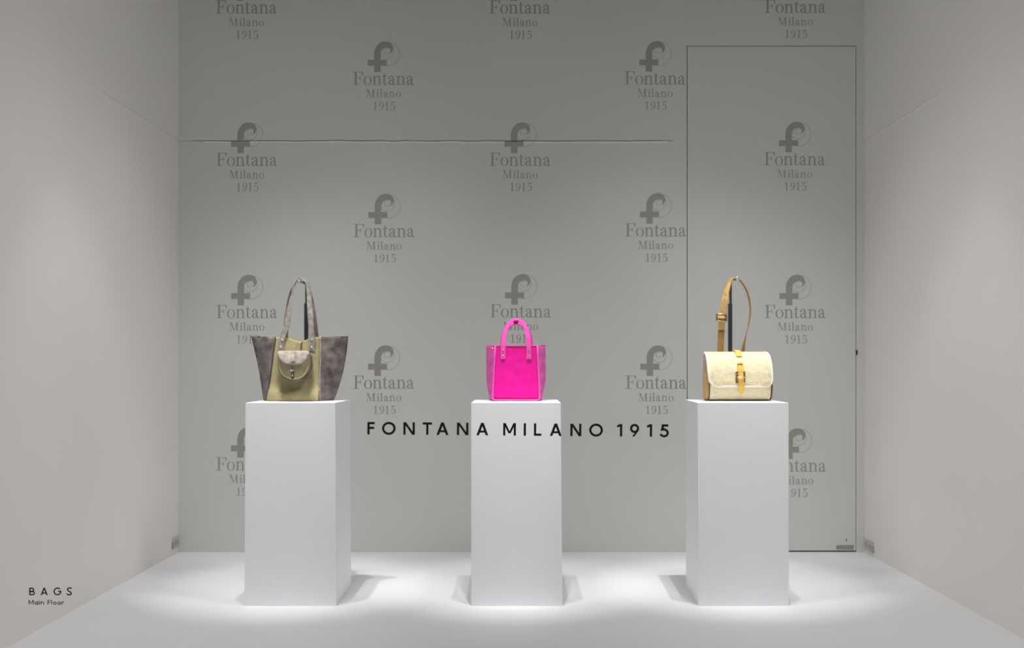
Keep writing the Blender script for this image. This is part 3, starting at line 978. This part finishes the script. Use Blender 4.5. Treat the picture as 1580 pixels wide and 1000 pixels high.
# ------------------------------------------------------------------ pink handbag
def build_pink():
    zb = ZP + 0.001
    yb0, yt0, ytip, yb1, yt1 = 4.855, 4.885, 4.93, 4.985, 4.975
    root = empty('handbag', (P(796, 0, 4.9).x, 4.92, ZP), 'small hot pink handbag with suede sides and two short riveted handles', 'bag')
    hz = P(0, 533.4, yt0).z - zb; htip = P(0, 532.6, ytip).z - zb

    def X(px, y): return P(px, 0, y).x
    fl = lambda t: lerp(X(760.2, yb0), X(764.6, yt0), t) + .004 * (1 - smooth(0, .06, t))
    fr_ = lambda t: lerp(X(832.6, yb0), X(829.0, yt0), t) - .004 * (1 - smooth(0, .06, t))
    yf = lambda t: lerp(yb0, yt0, t)
    tl = lambda t: X(750.9, ytip) + 0.015 * (1 - smooth(-.02, .45, t)) ** 1.3
    trr = lambda t: X(841.0, ytip) - 0.017 * (1 - smooth(-.02, .45, t)) ** 1.3 + .002 * sin(pi * t)
    bl = lambda t: lerp(X(762, yb1), X(766, yt1), t)
    br = lambda t: lerp(X(831, yb1), X(828, yt1), t)
    yb = lambda t: lerp(yb1, yt1, t)

    def front(u, v):
        x = lerp(fl(v), fr_(v), u); z = zb + .003 + (hz - .003 - .002 * sin(pi * u)) * v
        e = (sin(pi * u) ** .5)
        y = yf(v) - 0.010 * e * (1 - .5 * v) + wob(x, 2, z, .005, 26) * e * .8
        y += 0.010 * (1 - smooth(0, .05, v))
        return (x, y, z)
    m = MB(); m.grid(front, 30, 34)
    solid(m.build('front_panel', M['pink'], root), .004, -1)
    m = MB(); m.grid(lambda u, v: (lerp(bl(v), br(v), u), yb(v), zb + hz * v), 10, 10)
    solid(m.build('back_panel', M['pink'], root), .004, -1)

    def gus(fx, tx, bx, seed):
        def fn(u, v):
            z = zb + lerp(hz, htip, sin(pi * u)) * v
            if u < .5: k = u * 2; x = lerp(fx(v), tx(v), k); y = lerp(yf(v), ytip, k)
            else: k = (u - .5) * 2; x = lerp(tx(v), bx(v), k); y = lerp(ytip, yb(v), k)
            e = sin(pi * min(1, u * 2)) if u < .5 else sin(pi * (u - .5) * 2)
            y += wob(x, seed, z, .008, 22) * e
            return (x, y, z)
        return fn
    for fx, tx, bx, sd in ((fl, tl, bl, 4.), (fr_, trr, br, 8.)):
        m = MB(); m.grid(gus(fx, tx, bx, sd), 20, 22)
        solid(m.build('side_gusset', M['pink_suede'], root), .003, 0)
    m = MB()
    rim = [(fl(0), yf(0)), (fr_(0), yf(0)), (trr(0), ytip), (br(0), yb(0)), (bl(0), yb(0)), (tl(0), ytip)]
    m.rings([[(x, y, zb) for x, y in rim], [(x, y, zb + .004) for x, y in rim]])
    m.build('bottom_panel', M['pink_dark'], root, sm=False)
    # inside is closed by a darker lining just under the rim
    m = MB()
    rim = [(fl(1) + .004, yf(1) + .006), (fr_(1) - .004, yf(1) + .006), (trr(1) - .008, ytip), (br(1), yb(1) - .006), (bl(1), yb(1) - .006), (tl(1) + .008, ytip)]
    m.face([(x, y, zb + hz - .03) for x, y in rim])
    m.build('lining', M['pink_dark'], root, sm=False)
    # welt along left, bottom and right of the front panel, round corners
    pts = []
    for t in [1, .8, .6, .4, .25, .15, .08]: pts.append((fl(t) - .001, yf(t) - .003, zb + hz * t))
    x0, x1 = fl(.08) - .001, fr_(.08) + .001
    for k in range(1, 7):
        a = pi / 2 * k / 6; pts.append((x0 + .014 - .014 * cos(a), yb0 - .006, zb + .0176 - .0145 * sin(a)))
    for k in range(1, 7): pts.append((lerp(x0 + .014, x1 - .014, k / 7), yb0 - .008, zb + .0031))
    for k in range(0, 6):
        a = pi / 2 * k / 6; pts.append((x1 - .014 + .014 * sin(a), yb0 - .006, zb + .0176 - .0145 * cos(a)))
    for t in [.08, .15, .25, .4, .6, .8, 1]: pts.append((fr_(t) + .001, yf(t) - .003, zb + hz * t))
    m = MB(); m.tube(pts, .0046, 10)
    m.build('welt', M['pink_edge'], root)
    ins = [(p[0] + (.0042 if i < 10 else -.0042 if i > 18 else 0), p[1] - .0005, p[2] + (.0045 if 8 < i < 22 else 0)) for i, p in enumerate(pts)]
    m = MB(); m.tube(ins, .0016, 6)
    m.build('seam', M['pink_dark'], root)
    m = MB(); m.tube([(tl(1), ytip, zb + htip)] + [(lerp(fl(1), fr_(1), k / 8), yf(1) - .002 - .006 * sin(pi * k / 8), zb + hz - .001) for k in range(9)] + [(trr(1), ytip, zb + htip)], .0020, 8)
    m.build('rim_binding', M['pink_edge'], root)

    def strap(pxs, ys, w, name, mtl, tw):
        cc = catmull([tuple(P(px, py, y)) for (px, py), y in zip(pxs, ys)], 7)
        m = MB(); m.ribbon(cc, nrm_twist(cc, tw), w, .0042)
        return fix_normals(m.build(name, mtl, root), 40)
    yfr = yt0 - .014
    Z = 6.25
    arch = [(289, 463), (289.5, 400), (291, 340), (298, 260), (313, 190), (338, 135), (372, 96), (415, 81), (458, 95), (492, 132), (517, 188), (531, 255), (537, 335), (537.5, 400), (537, 463)]
    pxs = [(730 + x / Z, 480 + y / Z) for x, y in arch]
    ys = [yfr - .004, yfr - .002, yfr] + [lerp(yfr, 4.915, k) for k in (.2, .5, .75, .95, 1, .95, .75, .5, .2)] + [yfr, yfr - .002, yfr - .004]
    tw = lambda t: .62 * smooth(.14, .5, t) * (1 - smooth(.5, .86, t))
    h = strap(pxs, ys, .0228, 'handle', M['pink_strap'], tw)
    for x, z in ((288, 380), (288, 437), (537, 380), (537, 437)):
        q = P(730 + x / Z, 480 + z / Z, yfr)
        rivet(h, q.x, yfr - .0052, q.z, .0046, M['gold'])
        m = MB(); m.lathe((q.x, yfr - .0078, q.z), DN, [(.0030, 0), (.0030, .0008), (.001, .001)], 8)
        m.build('rivet_centre', M['black_metal'], h)
    yk = yt1 - .006
    arch2 = [(285, 430), (285, 335), (291, 262), (306, 205), (332, 160), (370, 128), (417, 115), (464, 128), (503, 160), (531, 205), (549, 262), (557, 335), (557, 430)]
    pxs = [(730 + x / Z, 480 + y / Z) for x, y in arch2]
    ys = [yk, yk, yk - .002] + [lerp(yk, 4.95, k) for k in (.3, .6, .85, 1, .85, .6, .3)] + [yk - .002, yk, yk]
    strap(pxs, ys, .0228, 'handle', M['pink_strap'], tw)
    a = P(730 + 390 / Z, 480 + 90 / Z, 4.925); b = P(730 + 436 / Z, 480 + 105 / Z, 4.925)
    m = MB(); m.box(a.x, b.x, 4.905, 4.955, b.z, a.z)
    bevel(m.build('handle_clip', M['pink_dark'], root, sm=False), .001)
    for x, z, ax in ((187, 366, (-.5, -1, 0)), (643, 372, (.5, -1, 0))):
        q = P(730 + x / Z, 480 + z / Z, ytip - .034)
        rivet(root, q.x, ytip - .037, q.z, .0048, M['gold'], ax, 'corner_stud')
        m = MB(); m.lathe((q.x + .0008 * (1 if ax[0] > 0 else -1), ytip - .0395, q.z), ax, [(.0028, 0), (.0028, .0012), (.001, .0014)], 8)
        m.build('stud_centre', M['black_metal'], root)


build_pink()


# ------------------------------------------------------------------ fleece shoulder bag
def build_fleece():
    zb = ZP + 0.001
    root = empty('shoulder_bag', (P(1141, 0, 4.9).x, 4.91, ZP), 'cream fleece shoulder bag with yellow buckle strap and long tan shoulder strap', 'bag')
    yfb = 4.845

    def X(px, y=4.845): return P(px, 0, y).x

    def Zp(py, y=4.845): return P(0, py, y).z
    x0, x1 = X(1095.5), X(1189.0)
    H = Zp(547.5, 4.90) - zb
    # side profile (y, z) going from back top, over, down the front, round the bottom, up the back
    prof = [(4.955, H), (4.93, H), (4.90, H * .965), (4.872, H * .89), (4.853, H * .77), (4.842, H * .6), (4.838, H * .4), (4.842, H * .2), (4.855, H * .06), (4.875, .004), (4.92, .001),
            (4.965, .004), (4.985, .02), (4.99, H * .3), (4.985, H * .7), (4.972, H * .93)]
    loop = catmull(prof + [prof[0]], 4)[:-1]
    m = MB()

    def body(u, v):
        y, z = loop[int(round(u * len(loop))) % len(loop)]
        x = lerp(x0, x1, v)
        n = wob(x, y, z, .0015, 60)
        sh = .012 * smooth(.3, 1, z / H)
        return (x + sh * 0, y + n, zb + z + .3 * n * (1 if z > .03 else 0))
    m.grid(body, len(loop), 44, closed_u=True)
    body_o = m.build('body', M['fleece'], root)

    def side(x, s, name):
        m = MB(); n = len(loop); rr = []
        for sc, dx in ((.985, -.004), (.985, .005), (.97, .009), (.8, .011), (.45, .012), (.03, .012)):
            rr.append([(x + s * dx, 4.915 + (y - 4.915) * sc, zb + H * .45 + (z - H * .45) * sc * (1 if z < H * .75 else .985)) for y, z in loop])
        m.rings(rr)
        o = fix_normals(m.build(name, M['tan_light'], root), 50)
        m = MB()
        m.tube([(x + s * .004, y - .001 * (1 if y < 4.9 else -1), zb + z + .001) for y, z in loop[8:44]], .0028, 6)
        m.build('seam_edge', M['tan_dark'], root)
        m = MB()
        m.tube([(x + s * .009, lerp(y, 4.915, .10), zb + z * .97 + .003) for y, z in loop[8:44]], .0024, 6)
        m.build('gusset_piping', M['tan'], root)
    side(x0, -1, 'side_gusset'); side(x1, 1, 'side_gusset')
    m = MB(); m.box(x0 + .006, x1 - .006, 4.866, 4.985, zb - .0005, zb + .0075)
    bevel(m.build('bottom_panel', M['tan_dark'], root, sm=False), .003)
    # left side strap anchor with hanging cards
    xa = X(1091.5, 4.9)

    # flap
    path = catmull([(4.972, H * .90), (4.955, H + .006), (4.928, H + .009), (4.893, H * .965 + .010), (4.860, H * .89 + .006), (4.839, H * .77 + .002), (4.828, H * .62), (4.824, H * .45), (4.8235, H * .385), (4.825, Zp(596, 4.825) - zb)], 5)
    fx0, fx1 = X(1091.5, 4.83), X(1190.8, 4.83)
    L = len(path) - 1
    front_left_top = X(1093.5, 4.9)

    def flap(u, v, off=0.0):
        v = 1 - (1 - v) ** 1.25
        f = v * L; i = min(int(f), L - 1)
        y = lerp(path[i][0], path[i + 1][0], f - i); z = lerp(path[i][1], path[i + 1][1], f - i)
        xa_, xb_ = fx0, fx1
        # rounded lower corners
        rem = (z - path[-1][1]) if v > .5 else 1
        rc = .032
        ins = rc - sqrt(max(0, rc * rc - (rc - min(rem, rc)) ** 2)) if rem < rc else 0
        tin = .006 * (1 - smooth(.0, .35, v)) + .004 * (1 - v)
        xl = lerp(fx0 + .002, fx0 + .012, smooth(.55, 1, v)) + tin + ins; xr = fx1 - tin - ins + .002 * smooth(.4, .8, v)
        x = lerp(xl, xr, u)
        n = wob(x, y, z, .0012, 45) + wob(x, y, z, .0012, 150)
        e = min(1, min(u, 1 - u) * 12)
        return Vector((x + n * .4, y - .003 * e + n, zb + z + n * .5))
    m = MB(); m.grid(flap, 60, 70)
    flap_o = m.build('flap', M['fleece'], root); solid(flap_o, .010, -1 if False else 0)
    # pale rolled edge of the flap
    ed = [flap(0, v) for v in [k / 40 * .96 + .04 for k in range(40)]] + [flap(k / 30, 1) for k in range(31)] + [flap(1, 1 - k / 40 * .96) for k in range(1, 40)]
    m = MB(); m.tube([p + Vector((0, -.001, 0)) for p in ed], .0060, 8)
    m.build('flap_edge', M['fleece_edge'], flap_o)
    # pile: thousands of short curls
    m = MB(); rnd = random.Random(3)

    def tuft(p, nrm, ln):
        d = (Vector(nrm) + Vector((rnd.uniform(-1, 1), rnd.uniform(-1, 1), rnd.uniform(-1, 1))) * .55).normalized()
        s = d.cross(Vector((rnd.uniform(-1, 1), rnd.uniform(-1, 1), rnd.uniform(-1, 1)))).normalized() * rnd.uniform(.0005, .0010)
        k = Vector((rnd.uniform(-1, 1), rnd.uniform(-1, 1), rnd.uniform(-1, 1))) * ln * .4
        b = len(m.v)
        for q in (p - s, p + s, p + d * ln * .6 + s + k, p + d * ln * .6 - s + k, p + d * ln): m.v.append(tuple(q))
        m.f.append((b, b + 1, b + 2, b + 3)); m.f.append((b + 3, b + 2, b + 4))
    for _ in range(7500):
        u, v = rnd.random(), 1 - (1 - (rnd.random() * .97 + .03)) ** .8
        p = flap(u, v); e = .01
        nn = (flap(min(u + e, 1), v) - flap(max(u - e, 0), v)).cross(flap(u, min(v + e, 1)) - flap(u, max(v - e, 0)))
        if nn.length < 1e-12: continue
        nn.normalize()
        if nn.dot(Vector((0, -1, .6))) < 0: nn = -nn
        tuft(p + nn * .0042, nn, rnd.uniform(.0014, .0030))
    for _ in range(500):
        s = rnd.choice((0, 1)); v = rnd.uniform(.15, 1); p = flap(s, v)
        tuft(p, Vector((1 if s else -1, -.3, 0)), rnd.uniform(.003, .008) * (1 if s else .5))
    m.build('fleece_pile', M['fleece_tuft'], flap_o, kind='stuff')

    # yellow tab over the top edge, buckle strap on the flap
    def flap_at(px, py_or_v):
        return None

    def ride(pxc, vs, w, lift, name, mtl, par):
        cc = []; nn = []
        for k, v in enumerate(vs):
            f = v * L; i = min(int(f), L - 1)
            y = lerp(path[i][0], path[i + 1][0], f - i); z = lerp(path[i][1], path[i + 1][1], f - i)
            t = Vector((0, path[i + 1][0] - path[i][0], path[i + 1][1] - path[i][1])).normalized()
            n = Vector((0, t.z, -t.y))
            if n.dot(Vector((0, -1, .6))) < 0: n = -n
            q = Vector((P(lerp(pxc[0], pxc[1], k / (len(vs) - 1)), 0, y).x, y, zb + z)) + n * lift
            cc.append(q); nn.append(n)
        m = MB(); m.ribbon(cc, nn, w, .004)
        return fix_normals(m.build(name, mtl, par), 40)

    def v_of(py, lo=.25):
        best = None
        for k in range(400):
            v = lo + (1 - lo) * k / 399; f = v * L; i = min(int(f), L - 1)
            y = lerp(path[i][0], path[i + 1][0], f - i); z = lerp(path[i][1], path[i + 1][1], f - i)
            d = abs(VY - (zb + z - EYE) / y * F - py)
            if best is None or d < best[0]: best = (d, v)
        return best[1]
    va = v_of(553.0, .3)
    ride((1134.5, 1140.4), [lerp(.10, va, k / 12) for k in range(13)], .0262, .0115, 'top_tab', M['yellow'], flap_o)
    vb, vc = v_of(561.5, .4), v_of(595.5, .4)
    st = ride((1141.2, 1144.2), [lerp(vb, vc, k / 12) for k in range(13)], .0262, .0135, 'buckle_strap', M['yellow'], flap_o)
    # free end below the flap
    m = MB()
    pts = [tuple(P(px, py, y)) for px, py, y in ((1143.9, 592, 4.8105), (1144.4, 597, 4.813), (1144.6, 602, 4.819), (1144.9, 606.8, 4.824))]
    cc = catmull(pts, 5); n = len(cc)
    m.ribbon(cc, [DN] * n, [.0262 if k < n * .55 else .0262 * sqrt(max(.05, 1 - ((k - n * .55) / (n * .47)) ** 2)) for k in range(n)], .004)
    fix_normals(m.build('strap_end', M['yellow'], flap_o), 40)
    # dark slot above strap
    m = MB(); q0 = P(1137.5, 562.6, 4.822); q1 = P(1145.5, 562.6, 4.822)
    m.tube([tuple(q0), tuple((q0 + q1) / 2 + Vector((0, 0, .0035))), tuple(q1)], .0022, 6)
    m.build('strap_slot', M['brass'], flap_o)
    # buckle frame
    yb_ = 4.812
    a = P(1135.2, 573.5, yb_); b = P(1149.8, 591.5, yb_)
    m = MB(); w = .0085
    m.box(a.x, a.x + w, yb_ - .003, yb_ + .004, b.z, a.z)
    m.box(b.x - w, b.x, yb_ - .003, yb_ + .004, b.z + .004, a.z)
    m.box(a.x, b.x, yb_ + .0005, yb_ + .0035, a.z - .006, a.z)
    m.box(a.x, b.x, yb_ + .0005, yb_ + .0035, b.z + .003, b.z + .008)
    bevel(m.build('buckle', M['brass'], flap_o, sm=False), .0012)
    for py in (577.3, 582.2):
        q = P(1142.6, py, yb_)
        m = MB()
        if py > 580: m.tube([(q.x - .019, yb_ - .006, q.z), (q.x - .012, yb_ - .0098, q.z), (q.x + .012, yb_ - .0098, q.z), (q.x + .019, yb_ - .006, q.z)], .0032, 8)
        else: m.tube([(q.x - .021, yb_ - .004, q.z), (q.x - .015, yb_ - .0045, q.z)], .002, 6)
        m.build('buckle_bar', M['gold'], flap_o)

    # shoulder strap
    Z = 4.347
    yh = 4.93

    def pz(x, y): return (1060 + x / Z, 410 + y / Z)
    left = [((222, 640), 4.985), ((224, 590), 4.985), ((226, 520), 4.98), ((229, 450), 4.97), ((233, 390), 4.96), ((238, 335), 4.95), ((250, 250), 4.94), ((266, 170), 4.935), ((287, 110), 4.93), ((308, 84), 4.93), ((332, 80), 4.93)]
    right = [((332, 80), 4.93), ((355, 98), 4.93), ((380, 130), 4.935), ((405, 180), 4.94), ((422, 250), 4.945), ((424, 330), 4.95), ((412, 400), 4.96), ((394, 470), 4.97), ((381, 530), 4.98), ((373, 585), 4.985), ((371, 640), 4.985)]
    cl = catmull([tuple(P(*pz(*p), y)) for p, y in left], 6)
    n = len(cl)
    nr = []
    for i, p in enumerate(cl):
        t = (Vector(cl[min(i + 1, n - 1)]) - Vector(cl[max(i - 1, 0)])).normalized(); o = Vector((-t.z, 0, t.x))
        k = smooth(.45, 1, i / (n - 1)) * .92
        nr.append(DN * (1 - k) + o * k)
    m = MB(); m.ribbon(cl, nr, .0315, .004)
    long_s = fix_normals(m.build('shoulder_strap', M['tan'], root), 40)
    crl = catmull([tuple(P(*pz(*p), y)) for p, y in right], 6)
    n = len(crl); nr = []
    for i, p in enumerate(crl):
        t = (Vector(crl[min(i + 1, n - 1)]) - Vector(crl[max(i - 1, 0)])).normalized(); o = Vector((-t.z, 0, t.x))
        k = .97 - .55 * smooth(.5, 1, i / (n - 1))
        nr.append(DN * (1 - k) + o * k)
    m = MB(); m.ribbon(crl, nr, .0315, .004)
    fix_normals(m.build('shoulder_strap', M['tan'], root), 40)
    # overlapping upper length, lying on the lower one as far as the buckle and on to its cut end
    over = [((231, 438), 4.9645), ((233, 390), 4.953), ((238, 335), 4.943), ((250, 250), 4.934), ((266, 170), 4.930), ((287, 110), 4.926)]
    co = catmull([tuple(P(*pz(*p), y)) for p, y in over], 6); n = len(co); nr = []
    for i, p in enumerate(co):
        t = (Vector(co[min(i + 1, n - 1)]) - Vector(co[max(i - 1, 0)])).normalized(); o = Vector((-t.z, 0, t.x))
        k = smooth(.3, 1.1, i / (n - 1)) * .8
        nr.append(DN * (1 - k) + o * k)
    m = MB(); m.ribbon(co, nr, .0325, .004)
    fix_normals(m.build('strap_overlap', M['tan_light'], long_s), 40)
    m = MB(); q0 = P(*pz(209, 438), 4.959); q1 = P(*pz(253, 440), 4.959)
    m.tube([tuple(q0), tuple(q1)], .0018, 6); m.build('strap_cut_end', M['tan_dark'], long_s)
    for hx, hy in ((254, 235), (246, 268)):
        q = P(*pz(hx + 5, hy - 40), 4.9285); m = MB(); m.lathe(tuple(q), DN, [(.002, -.002), (.002, .0008), (.001, .001)], 8); m.build('strap_hole', M['tan_dark'], long_s)
    # slide buckle: open frame with a leather keeper through it
    yb_ = 4.936
    a = P(*pz(196, 322), yb_); b = P(*pz(267, 374), yb_)
    m = MB()
    m.tube([(a.x, yb_, a.z), (b.x, yb_, a.z - .004)], .0028, 8); m.tube([(a.x, yb_, b.z + .004), (b.x, yb_, b.z)], .0028, 8)
    m.build('slide_bar', M['gold'], long_s)
    m = MB()
    m.box(a.x - .001, a.x + .006, yb_ - .003, yb_ + .004, b.z + .004, a.z); m.box(b.x - .006, b.x + .001, yb_ - .003, yb_ + .004, b.z, a.z - .004)
    m.box(a.x, b.x, yb_ + .001, yb_ + .004, b.z + .004, b.z + .011)
    bevel(m.build('slide_buckle', M['brass'], long_s, sm=False), .001)
    m = MB(); cx = (a.x + b.x) / 2; cz = (a.z + b.z) / 2
    o = [(cx + .017 * cos(t) * (1 + .1 * cos(2 * t)), cz + .0075 * sin(t)) for t in [2 * pi * k / 20 for k in range(20)]]
    m.pillow(o, yb_ + .003, .007, .003); fix_normals(m.build('strap_keeper', M['tan_light'], long_s), 50)

    # hang cards at the left side
    root2 = empty('hang_tag', (X(1089.5, 4.9), 4.905, Zp(577, 4.9)), 'lilac and plum card tag hanging at the left side of the fleece bag', 'tag')
    m = MB(); a = P(1084.6, 546, 4.925); b = P(1090.4, 588, 4.925)
    m.box(a.x, b.x, 4.924, 4.926, b.z, a.z); m.build('card', M['lilac'], root2, sm=False)
    m = MB(); a = P(1088.2, 555.5, 4.917); b = P(1091.8, 576, 4.917)
    m.box(a.x, b.x, 4.916, 4.918, b.z, a.z); m.build('inner_card', M['plum'], root2, sm=False)
    m = MB(); a = P(1087.4, 552.6, 4.914); b = P(1092, 556, 4.914)
    m.box(a.x, b.x, 4.913, 4.915, b.z, a.z); m.build('card_clip', M['fleece_edge'], root2, sm=False)
    # leather loop the strap and tag hang from
    m = MB()
    m.tube([tuple(P(px, py, 4.90)) for px, py in ((1092.5, 572), (1088.5, 577.5), (1088.6, 584), (1091, 600), (1094, 612))], [.003, .008, .009, .008, .004], 8)
    m.build('side_loop', M['tan_light'], root)


build_fleece()
q = P(1126.6, 468.5, 5.025); qt = P(1127.4, 434, 5.025); hk = P(1136.4, 430.2, 4.93)
stand('black post stand behind the cream fleece bag with chrome hook under its strap', q.x, 5.025, q.z, qt.z, (hk.x, 4.93, hk.z), P(1127.2, 0, 5.025).x)
